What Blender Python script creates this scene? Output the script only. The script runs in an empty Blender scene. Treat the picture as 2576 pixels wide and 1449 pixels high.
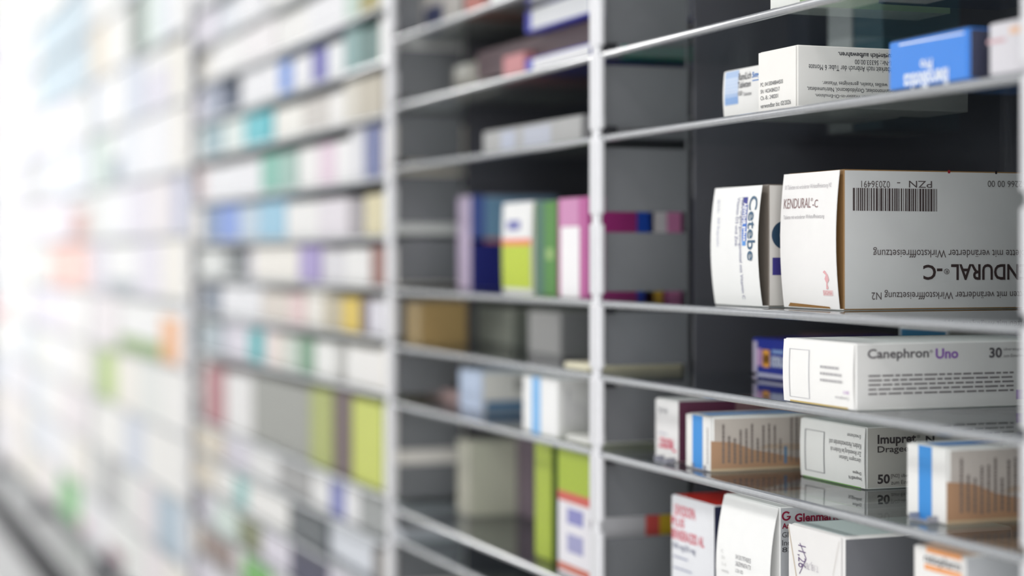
import bpy, bmesh, math, random
from mathutils import Vector, Matrix

random.seed(7)
SC = bpy.context.scene
COL = SC.collection

# ------------------------------------------------------------------ camera, light, exposure
F_PX = 4768.0            # focal length in pixels of a 2576 wide frame
CX, HORIZON = 1288.0, 643.0
THETA = math.atan(1796.0 / F_PX)      # the lens looks this far off the run of the shelves
DIST, EYE = 0.5214, 1.42              # camera to shelf front, camera height
FOCUS = 1.09
LENS_OPENING = 0.0225

FWD = Vector((-math.cos(THETA), math.sin(THETA), 0))
RGT = Vector((math.sin(THETA), math.cos(THETA), 0))
CAM = Vector((0, -DIST, EYE))

cam_data = bpy.data.cameras.new('camera')
cam = bpy.data.objects.new('camera', cam_data)
COL.objects.link(cam)
m = Matrix.Identity(4)
for r in range(3):
    m[r][0] = RGT[r]; m[r][1] = (0, 0, 1)[r]; m[r][2] = -FWD[r]; m[r][3] = CAM[r]
cam.matrix_world = m
cam_data.sensor_width = 36.0
cam_data.lens = F_PX / 2576 * 36.0
cam_data.shift_y = -(724.5 - HORIZON) / 2576
cam_data.clip_start = 0.01
cam_data.dof.use_dof = True
cam_data.dof.focus_distance = FOCUS
cam_data.dof.aperture_fstop = (cam_data.lens / 1000) / LENS_OPENING
SC.camera = cam

w = bpy.data.worlds.new('world'); SC.world = w
w.use_nodes = True
w.node_tree.nodes['Background'].inputs[0].default_value = (0.9, 0.95, 1, 1)
w.node_tree.nodes['Background'].inputs[1].default_value = 0.6

SC.view_settings.view_transform = 'Standard'
SC.view_settings.look = 'None'
SC.view_settings.gamma = 1
SC.view_settings.exposure = -0.13
SC.cycles.transparent_max_bounces = 32
SC.cycles.max_bounces = 12
SC.cycles.diffuse_bounces = 5
SC.cycles.glossy_bounces = 5
SC.cycles.caustics_reflective = False
SC.cycles.caustics_refractive = False
SC.cycles.sample_clamp_indirect = 6
SC.cycles.use_denoising = True

LAMP_W = 5.0           # each ceiling panel
FILL_W = 40.0          # added fill lamp behind the camera, lifts the carton sides
DAY_W = 10.0            # daylight through the end window


def sun_area(name, loc, rot, sx, sy, watts, colour=(1, 1, 1), parent=None):
    l = bpy.data.lights.new(name, 'AREA'); l.shape = 'RECTANGLE'
    l.size = sx; l.size_y = sy; l.energy = watts; l.color = colour
    o = bpy.data.objects.new(name, l); COL.objects.link(o)
    o.location = loc; o.rotation_euler = rot
    if parent: o.parent = parent
    return o


# daylight entering by the window in the far end wall
sun_area('window_daylight', (-6.85, -1.0, 1.75), (0, -math.pi / 2, 0), 1.3, 1.2, DAY_W, (0.95, 0.98, 1.0))
# fill lamp added out of view at the near end to brighten carton sides
sun_area('side_fill', (1.5, -0.95, 1.45), (0, math.pi / 2, 0), 1.9, 1.5, FILL_W, (1.0, 0.99, 0.98))


# ------------------------------------------------------------------ pixels to points
def ray(px, py):
    return FWD + RGT * ((px - CX) / F_PX) + Vector((0, 0, -(py - HORIZON) / F_PX))


def atY(px, py, Y):
    d = ray(px, py); return CAM + d * ((Y + DIST) / d.y)


def atX(px, py, X):
    d = ray(px, py); return CAM + d * (X / d.x)


def atZ(px, py, Z):
    d = ray(px, py); return CAM + d * ((Z - EYE) / d.z)


# ------------------------------------------------------------------ materials
def lin(c):
    return tuple(((x / 255) / 12.92 if x / 255 <= 0.04045 else ((x / 255 + 0.055) / 1.055) ** 2.4) for x in c)


MATS = {}


def mat(key, rgb, rough=0.5, metal=0.0, noise=0.03, scale=60.0, bump=0.0, spec=0.4):
    if key in MATS: return MATS[key]
    m = bpy.data.materials.new(key); m.use_nodes = True
    nt = m.node_tree; b = nt.nodes['Principled BSDF']
    c = lin(rgb)
    tc = nt.nodes.new('ShaderNodeTexCoord')
    nz = nt.nodes.new('ShaderNodeTexNoise'); nz.inputs['Scale'].default_value = scale; nz.inputs['Detail'].default_value = 4
    nt.links.new(tc.outputs['Object'], nz.inputs['Vector'])
    mx = nt.nodes.new('ShaderNodeMix'); mx.data_type = 'RGBA'
    mx.inputs[6].default_value = (*[max(0, x * (1 - noise)) for x in c], 1)
    mx.inputs[7].default_value = (*[min(1, x * (1 + noise)) for x in c], 1)
    nt.links.new(nz.outputs['Fac'], mx.inputs[0])
    nt.links.new(mx.outputs[2], b.inputs['Base Color'])
    b.inputs['Roughness'].default_value = rough
    b.inputs['Metallic'].default_value = metal
    b.inputs['Specular IOR Level'].default_value = spec
    if bump:
        bp = nt.nodes.new('ShaderNodeBump'); bp.inputs['Strength'].default_value = bump; bp.inputs['Distance'].default_value = 0.0005
        nt.links.new(nz.outputs['Fac'], bp.inputs['Height']); nt.links.new(bp.outputs['Normal'], b.inputs['Normal'])
    MATS[key] = m
    return m


def paper(rgb, gloss=False):
    k = 'card_%02x%02x%02x%s' % (*[int(x) for x in rgb], '_gloss' if gloss else '')
    return mat(k, rgb, 0.28 if gloss else 0.5, 0, 0.02, 90, 0.04, 0.5 if gloss else 0.35)


def glass_mat():
    m = bpy.data.materials.new('clear_glass'); m.use_nodes = True
    nt = m.node_tree; nt.nodes.clear()
    out = nt.nodes.new('ShaderNodeOutputMaterial')
    tr = nt.nodes.new('ShaderNodeBsdfTransparent'); tr.inputs[0].default_value = (0.93, 0.955, 0.95, 1)
    gl = nt.nodes.new('ShaderNodeBsdfGlossy'); gl.inputs['Roughness'].default_value = 0.015
    gl.inputs['Color'].default_value = (0.95, 0.95, 0.97, 1)
    lw = nt.nodes.new('ShaderNodeLayerWeight'); lw.inputs[0].default_value = 0.5
    pw = nt.nodes.new('ShaderNodeMath'); pw.operation = 'POWER'; pw.inputs[1].default_value = 5.0
    mu = nt.nodes.new('ShaderNodeMath'); mu.operation = 'MULTIPLY_ADD'; mu.inputs[1].default_value = 0.78; mu.inputs[2].default_value = 0.04
    mx = nt.nodes.new('ShaderNodeMixShader')
    nt.links.new(lw.outputs['Facing'], pw.inputs[0]); nt.links.new(pw.outputs[0], mu.inputs[0])
    nt.links.new(mu.outputs[0], mx.inputs[0]); nt.links.new(tr.outputs[0], mx.inputs[1]); nt.links.new(gl.outputs[0], mx.inputs[2])
    nt.links.new(mx.outputs[0], out.inputs[0])
    return m


GLASS = glass_mat()
EDGE = mat('ground_glass_edge', (150, 153, 158), 0.22, 0.0, 0.12, 220, 0.06, 1.0)
EDGE.node_tree.nodes['Principled BSDF'].inputs['Coat Weight'].default_value = 0.6
EDGE.node_tree.nodes['Principled BSDF'].inputs['Coat Roughness'].default_value = 0.12
ALU = mat('anodised_aluminium', (226, 226, 230), 0.42, 0.25, 0.04, 150)
PANEL = mat('grey_divider_metal', (120, 122, 126), 0.4, 0.25, 0.1, 25)
PANEL_DARK = mat('dark_smooth_divider', (100, 100, 107), 0.16, 0.25, 0.05, 12)
RUBBER = mat('black_rubber', (30, 31, 36), 0.6)
WHITE_WALL = mat('white_paint', (236, 237, 238), 0.7, 0, 0.02, 8)
FLOOR_M = mat('pale_vinyl_floor', (196, 194, 190), 0.4, 0, 0.05, 6)
CAB = mat('light_grey_laminate', (205, 206, 207), 0.45, 0, 0.02, 10)
DARK_RECESS = mat('dark_recess_laminate', (32, 32, 37), 0.7)
KRAFT = (196, 164, 110)


def lamp_mat():
    m = bpy.data.materials.new('lamp_diffuser'); m.use_nodes = True
    nt = m.node_tree; b = nt.nodes['Principled BSDF']
    b.inputs['Emission Color'].default_value = (1, 0.98, 0.95, 1); b.inputs['Emission Strength'].default_value = 3.0
    return m


# ------------------------------------------------------------------ object helpers
def link(name, me, parent=None, loc=(0, 0, 0)):
    o = bpy.data.objects.new(name, me); COL.objects.link(o); o.location = loc
    if parent is not None: o.parent = parent
    return o


def tag(o, label=None, cat=None, group=None, kind=None):
    if label: o['label'] = label
    if cat: o['category'] = cat
    if group: o['group'] = group
    if kind: o['kind'] = kind
    return o


def empty(name, loc):
    o = bpy.data.objects.new(name, None); COL.objects.link(o); o.location = loc
    o.empty_display_size = 0.02
    return o


def finish(bm, mats, smooth=False):
    me = bpy.data.meshes.new('mesh')
    bmesh.ops.recalc_face_normals(bm, faces=bm.faces)
    bm.to_mesh(me); bm.free()
    for m_ in (mats if isinstance(mats, (list, tuple)) else [mats]): me.materials.append(m_)
    if smooth:
        for p in me.polygons: p.use_smooth = True
    return me


FACE_IDX = {'front': 0, 'right': 1, 'top': 2, 'left': 3, 'back': 4, 'bottom': 5}


def bm_box(bm, x0, x1, y0, y1, z0, z1, idx=(0, 0, 0, 0, 0, 0)):
    v = [bm.verts.new(p) for p in ((x0, y0, z0), (x1, y0, z0), (x1, y1, z0), (x0, y1, z0), (x0, y0, z1), (x1, y0, z1), (x1, y1, z1), (x0, y1, z1))]
    quads = {'front': (0, 1, 5, 4), 'right': (1, 2, 6, 5), 'top': (4, 5, 6, 7), 'left': (3, 0, 4, 7), 'back': (2, 3, 7, 6), 'bottom': (3, 2, 1, 0)}
    fs = []
    for k, q in quads.items():
        f = bm.faces.new([v[i] for i in q]); f.material_index = idx[FACE_IDX[k]]; fs.append(f)
    return v, fs


def box_mesh(x0, x1, y0, y1, z0, z1, mats, bevel=0.0, seg=2):
    if not isinstance(mats, (list, tuple)): mats = [mats]
    idx = tuple(range(6)) if len(mats) == 6 else (0,) * 6
    bm = bmesh.new(); bm_box(bm, x0, x1, y0, y1, z0, z1, idx)
    if bevel: bmesh.ops.bevel(bm, geom=list(bm.edges), offset=bevel, segments=seg, profile=0.5, affect='EDGES')
    return finish(bm, mats)


def structure(name, me, loc=(0, 0, 0)):
    return tag(link(name, me, None, loc), kind='structure')


# ------------------------------------------------------------------ room
XL, XR, YF, YB, ZC = -7.0, 1.6, -1.9, 0.36, 2.62
structure('floor', box_mesh(XL, XR, YF, YB, -0.1, 0, FLOOR_M))
structure('ceiling', box_mesh(XL, XR, YF, YB, ZC, ZC + 0.1, WHITE_WALL))
structure('wall_back', box_mesh(XL - 0.1, XR + 0.1, YB, YB + 0.1, -0.1, ZC + 0.1, WHITE_WALL))
structure('wall_front', box_mesh(XL - 0.1, XR + 0.1, YF - 0.1, YF, -0.1, ZC + 0.1, WHITE_WALL))
# both end walls with their openings
def end_wall(name, X, out, WY0, WY1, WZ0, WZ1, wname):
    bm = bmesh.new()
    ys, zs = [YF, WY0, WY1, YB], [-0.1, WZ0, WZ1, ZC + 0.1]
    for xx in (X, X + out * 0.1):
        g = [[bm.verts.new((xx, y, z)) for z in zs] for y in ys]
        for i in range(3):
            for j in range(3):
                if not (i == 1 and j == 1): bm.faces.new((g[i][j], g[i + 1][j], g[i + 1][j + 1], g[i][j + 1]))
        if xx == X: g0 = g
    for (a, b) in (((1, 1), (2, 1)), ((2, 1), (2, 2)), ((2, 2), (1, 2)), ((1, 2), (1, 1)), ((0, 0), (3, 0)), ((3, 0), (3, 3)), ((3, 3), (0, 3)), ((0, 3), (0, 0))):
        bm.faces.new((g0[a[0]][a[1]], g0[b[0]][b[1]], g[b[0]][b[1]], g[a[0]][a[1]]))
    structure(name, finish(bm, WHITE_WALL))
    xa, xb = sorted((X + out * .02, X + out * .07)); ym = (WY0 + WY1) / 2
    wf = structure(wname, box_mesh(xa, xb, WY0, WY1, WZ0, WZ0 + .05, ALU))
    for q in ((WY0, WY1, WZ1 - .05, WZ1), (WY0, WY0 + .05, WZ0 + .05, WZ1 - .05), (WY1 - .05, WY1, WZ0 + .05, WZ1 - .05), (ym - .025, ym + .025, WZ0 + .05, WZ1 - .05)):
        link('frame_bar', box_mesh(xa, xb, *q, ALU), wf)
    link('pane', box_mesh(X + out * .045 - .003, X + out * .045 + .003, WY0 + .05, WY1 - .05, WZ0 + .05, WZ1 - .05, GLASS), wf)


end_wall('wall_left', XL, -1, -1.65, -0.4, 1.05, 2.4, 'window_1')
end_wall('wall_right', XR, 1, -1.75, -0.15, 0.45, 2.45, 'added_window')  # unseen window added along with the fill lamp

LAMP = lamp_mat()
frame_me = None
lamp_places = [(-5.9, 'above the far end of the aisle'), (-4.5, 'second from the far end of the aisle'), (-3.1, 'above the middle of the aisle'),
               (-1.7, 'above the second bay of shelves'), (-0.2, 'above the camera end of the aisle')]
for lx, where in lamp_places:
    t = tag(empty('ceiling_light', (lx, -1.05, ZC)), 'flat white ceiling light panel ' + where, 'ceiling light', 'light panels along the aisle ceiling')
    if frame_me is None:
        bm = bmesh.new()
        for q in ((-.5, .5, -.18, -.16), (-.5, .5, .16, .18), (-.5, -.48, -.16, .16), (.48, .5, -.16, .16)): bm_box(bm, *q, -.03, 0)
        frame_me = finish(bm, ALU); diff_me = box_mesh(-.48, .48, -.16, .16, -.022, -.012, LAMP)
    link('frame', frame_me, t); link('diffuser', diff_me, t)
    sun_area('panel_light', (0, 0, -0.04), (0, 0, 0), .94, .3, LAMP_W * (3.7 if lx < -4 else 1.0), (1, 0.985, 0.965), t)

# ------------------------------------------------------------------ shelving
P1X = -1.2160
BAYW = 0.4915
UPX = [P1X + BAYW + 0.009, P1X, P1X - BAYW, P1X - 3 * BAYW, P1X - 5 * BAYW, P1X - 7 * BAYW, P1X - 9 * BAYW, P1X - 11 * BAYW]
UP_NAMES = ['nearest', 'second', 'third', 'fourth', 'fifth', 'sixth', 'seventh', 'last']
BAY_NAMES = ['nearest', 'second', 'third', 'fourth', 'fifth', 'sixth', 'last']
Z_BOT, Z_TOP = EYE - 0.625, EYE + 0.86


def s2h(y1): return -(y1 - HORIZON) / 3600.0       # row of a shelf at the second upright -> height over the eye


SLOTS = [s2h(y) for y in (-82, 142, 350, 563, 764, 950, 1143, 1332, 1500, 1600)]
_h = SLOTS[0]
while _h < 0.80: _h += 0.057; SLOTS.append(_h)
_h = s2h(1600)
while _h > -0.56: _h -= 0.05; SLOTS.append(_h)
SLOTS.sort()
BAY_LEVELS = {0: [s2h(y) for y in (-330, -110, 142, 350, 764, 950, 1143, 1500, 1700, 1950, 2200)],
              1: [s2h(y) for y in (-330, -82, 142, 350, 764, 950, 1143, 1500, 1600, 1800, 2000, 2200)]}
L2 = {-1: .290, 0: .237, 1: .1844, 2: .1337, 3: .0734, 4: .0173, 5: -.0315, 6: -.0805, 7: -.1337, 8: -.186, 9: -.231, 10: -.276}
for k in range(11, 17): L2[k] = L2[10] - .047 * (k - 10)
for k in range(2, 11): L2[-k] = .290 + .055 * (k - 1)
BAY_LEVELS[2] = [h for k, h in L2.items() if k not in (8,)]
wide = [.86 - .0, .75, .645, .54, .435, .33, .228, .125, .03, -.067, -.166, -.264, -.36, -.455, -.55]
for b in (3, 4, 5, 6): BAY_LEVELS[b] = wide[1:]
T = 0.0052   # glass thickness


def ring(bm, cx, cy, hx, hy, z, r=0.0012):
    pts = []
    for (sx, sy, a0) in ((1, 1, 0), (-1, 1, 90), (-1, -1, 180), (1, -1, 270)):
        for k in range(3):
            a = math.radians(a0 + 45 * k)
            pts.append(bm.verts.new((cx + sx * (hx - r) + r * math.cos(a), cy + sy * (hy - r) + r * math.sin(a), z)))
    return pts


def post_mesh():
    bm = bmesh.new()
    prof = [(Z_BOT - EYE, .0085)]
    for h in SLOTS:
        if h < Z_BOT - EYE + .01 or h > Z_TOP - EYE - .01: continue
        prof += [(h - .0008, .0085), (h, .0050), (h + .0064, .0050), (h + .0072, .0085)]
    prof.append((Z_TOP - EYE, .0085))
    rings = [ring(bm, 0, 0.0, hw, .0025 if hw > .006 else .0022, z) for z, hw in prof]
    for a, b in zip(rings, rings[1:]):
        n = len(a)
        for i in range(n): bm.faces.new((a[i], a[(i + 1) % n], b[(i + 1) % n], b[i]))
    bm.faces.new(rings[0][::-1]); bm.faces.new(rings[-1])
    return finish(bm, ALU)


def slotted_sheet():
    """front part of a divider: one sheet, cut by a slot at every shelf position"""
    zs = [Z_BOT - EYE]; solid = []
    for h in SLOTS:
        if h < Z_BOT - EYE + .02 or h > Z_TOP - EYE - .02: continue
        zs += [h - .0060, h + .0085]; solid += [True, False]
    zs.append(Z_TOP - EYE); solid.append(True)
    ys = [.0065, .0690, .0702]
    bm = bmesh.new(); t = .0009
    V = {}

    def v(i, j, s):
        if (i, j, s) not in V: V[(i, j, s)] = bm.verts.new((s * t, ys[i], zs[j]))
        return V[(i, j, s)]
    cells = {(i, j) for i in range(2) for j in range(len(solid)) if solid[j] or i == 1}
    for (i, j) in cells:
        for s in (-1, 1): bm.faces.new((v(i, j, s), v(i + 1, j, s), v(i + 1, j + 1, s), v(i, j + 1, s)))
        for (di, dj, a, b) in ((-1, 0, (i, j), (i, j + 1)), (1, 0, (i + 1, j), (i + 1, j + 1)), (0, -1, (i, j), (i + 1, j)), (0, 1, (i, j + 1), (i + 1, j + 1))):
            if (i + di, j + dj) not in cells: bm.faces.new((v(*a, -1), v(*b, -1), v(*b, 1), v(*a, 1)))
    return finish(bm, PANEL)


POST, SHEET = post_mesh(), slotted_sheet()
REAR = box_mesh(-.0009, .0009, .0745, .335, Z_BOT - EYE, Z_TOP - EYE, PANEL_DARK)
CLIP = box_mesh(.0010, .0090, .0032, .0120, 0, .0055, RUBBER, .0008)
CLIP_LOW = box_mesh(.0010, .0080, .0040, .0110, -.0035, 0, RUBBER, .0006)
UPL = ['nearest slim aluminium shelf upright, blurred at the edge of the picture', 'sharpest slim aluminium shelf upright with notches, left of the big white cartons',
       'softly blurred aluminium upright, next one beyond the magenta carton', 'strongly blurred aluminium upright beyond the bay of many small cartons',
       'fourth upright along the aisle, lost in blur beside the dark green carton', 'fifth upright along the aisle, nearly dissolved in white blur',
       'sixth upright along the aisle, near the far end', 'last upright closing the shelves at the far end of the aisle']
for i, ux in enumerate(UPX):
    u = tag(empty('shelf_upright', (ux, 0, EYE)), UPL[i], 'shelf upright', 'slim uprights carrying the glass shelves')
    link('post', POST, u); link('divider_panel', SHEET, u); link('rear_panel', REAR, u)
    if i < 3:
        for h in BAY_LEVELS[min(i, 1)]:
            if 0 < h < .3: link('shelf_clip', CLIP, u, (0, 0, h + T / 2 + .0004))
            elif -.4 < h < 0: link('shelf_clip', CLIP_LOW, u, (0, 0, h - T / 2 - .0004))


def shelf_meshes(width):
    pane = box_mesh(-width / 2, width / 2, .0026, .30, -T / 2, T / 2, GLASS)
    bm = bmesh.new(); n = 8; L = []
    for sx in (-width / 2, width / 2):
        pts = [bm.verts.new((sx, .0026 - .0030 * math.cos(math.pi * (k / n - .5)), T / 2 * math.sin(math.pi * (k / n - .5)))) for k in range(n + 1)]
        L.append(pts)
    for k in range(n): bm.faces.new((L[0][k], L[1][k], L[1][k + 1], L[0][k + 1]))
    bm.faces.new((L[0][n], L[1][n], L[1][0], L[0][0])); bm.faces.new(L[0]); bm.faces.new(L[1][::-1])
    return pane, finish(bm, EDGE, False)


ORD = ['top', 'second', 'third', 'fourth', 'fifth', 'sixth', 'seventh', 'eighth', 'ninth', 'tenth', 'eleventh', 'twelfth', 'thirteenth', 'fourteenth', 'fifteenth', 'sixteenth',
       'seventeenth', 'eighteenth', 'nineteenth', 'twentieth', 'twenty-first', 'twenty-second', 'twenty-third', 'twenty-fourth', 'twenty-fifth', 'twenty-sixth', 'twenty-seventh', 'twenty-eighth']
SHELF_WORDS = {(0, 142): 'clear glass shelf carrying the upside-down white and green carton', (0, 350): 'clear glass shelf under the glossy blue carton',
               (0, 764): 'clear glass shelf under the two big white cartons', (0, 950): 'clear glass shelf under the long white carton with purple lettering',
               (0, 1143): 'clear glass shelf under the two white cartons with blue stripes', (0, 1500): 'clear glass shelf under the red topped carton',
               (1, 764): 'clear glass shelf under the magenta, green and lime cartons', (1, 350): 'clear glass shelf under the wide grey carton of the second bay',
               (1, 142): 'clear glass shelf under the indigo bordered carton of the second bay', (1, 950): 'clear glass shelf under the dim grey cartons of the second bay',
               (1, 1143): 'clear glass shelf under the barcoded carton of the second bay'}
SM = {}
for b in range(7):
    xa, xb = UPX[b], UPX[b + 1]
    wd = abs(xa - xb) - .0034
    key = round(wd, 3)
    if key not in SM: SM[key] = shelf_meshes(wd)
    for n, h in enumerate(sorted(BAY_LEVELS[b], reverse=True)):
        if not (Z_BOT < EYE + h < Z_TOP): continue
        lab = next((t for (bb, y), t in SHELF_WORDS.items() if bb == b and abs(s2h(y) - h) < 1e-4), None)
        if lab is None: lab = 'clear glass shelf with grey front edge, %s one down in the %s bay' % (ORD[n], BAY_NAMES[b])
        o = tag(link('glass_shelf', SM[key][0], None, ((xa + xb) / 2, 0, EYE + h)), lab, 'glass shelf', 'glass shelves between the uprights')
        link('front_edge', SM[key][1], o)

BACKS = {}
for b in range(7):
    wd = round(abs(UPX[b] - UPX[b + 1]) - .004, 3)
    if wd not in BACKS: BACKS[wd] = box_mesh(-wd / 2, wd / 2, .338, .346, Z_BOT - EYE, Z_TOP - EYE, PANEL_DARK)
    tag(link('back_board', BACKS[wd], None, ((UPX[b] + UPX[b + 1]) / 2, 0, EYE)), 'dark grey back board closing the %s bay of shelves' % BAY_NAMES[b], 'back board', 'back boards of the shelves')

# drawer cabinets under the shelves, a dark recess between
CABX = [UPX[0] + .98, UPX[0], UPX[2], UPX[3], UPX[4], UPX[5], UPX[6], UPX[7]]
CBL = ['nearest light grey drawer cabinet beside the camera', 'light grey drawer cabinet under the nearest two bays', 'light grey drawer cabinet under the third bay', 'light grey drawer cabinet under the fourth bay',
       'light grey drawer cabinet under the fifth bay', 'light grey drawer cabinet under the sixth bay', 'light grey drawer cabinet at the far end of the aisle']
for i in range(7):
    xa, xb = CABX[i + 1], CABX[i]
    wd = xb - xa - .004
    t = tag(empty('drawer_cabinet', ((xa + xb) / 2, 0, 0)), CBL[i], 'cabinet', 'drawer cabinets under the shelves')
    link('carcass', box_mesh(-wd / 2, wd / 2, .02, .33, .06, .700, CAB), t)
    link('edge_rail', box_mesh(-wd / 2, wd / 2, -.022, .33, .700, .778, DARK_RECESS, .003), t)
    link('top_board', box_mesh(-wd / 2, wd / 2, -.012, .33, .778, Z_BOT - .0002, CAB), t)
    link('plinth', box_mesh(-wd / 2, wd / 2, .05, .33, 0, .06, DARK_RECESS), t)
    for k in range(3):
        for s in (0, 1):
            dx = -wd / 2 + s * wd / 2
            d = link('drawer', box_mesh(dx + .002, dx + wd / 2 - .002, 0, .0195, .064 + k * .212, .064 + k * .212 + .208, CAB, .002), t)
            link('handle', box_mesh(dx + wd / 4 - .06, dx + wd / 4 + .06, -.018, -.0002, .064 + k * .212 + .16, .064 + k * .212 + .168, ALU, .002), d)

# ------------------------------------------------------------------ lettering
TXT = {}


def text_geo(s, bold=0.0):
    """flat glyph outlines of the built-in face: (verts scaled to a 0..1 box, faces, aspect)"""
    if (s, bold) in TXT: return TXT[(s, bold)]
    cu = bpy.data.curves.new('t', 'FONT'); cu.body = s; cu.resolution_u = 3; cu.offset = bold; cu.fill_mode = 'BOTH' if False else 'FRONT'
    o = bpy.data.objects.new('t', cu); COL.objects.link(o)
    dg = bpy.context.evaluated_depsgraph_get(); dg.update()
    me = bpy.data.meshes.new_from_object(o.evaluated_get(dg))
    vs = [(v.co.x, v.co.y) for v in me.vertices]; fs = [tuple(p.vertices) for p in me.polygons]
    bpy.data.objects.remove(o); bpy.data.curves.remove(cu); bpy.data.meshes.remove(me)
    x0, x1 = min(v[0] for v in vs), max(v[0] for v in vs); y0, y1 = min(v[1] for v in vs), max(v[1] for v in vs)
    g = ([((x - x0) / max(1e-6, x1 - x0), (y - y0) / max(1e-6, y1 - y0)) for x, y in vs], fs)
    TXT[(s, bold)] = g
    return g


PART_NAMES = {'t': 'printed_text', 'r': 'colour_band', 'b': 'barcode', 'l': 'printed_lines', 'o': 'printed_frame', 'p': 'logo', 'q': 'printed_patch'}


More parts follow.
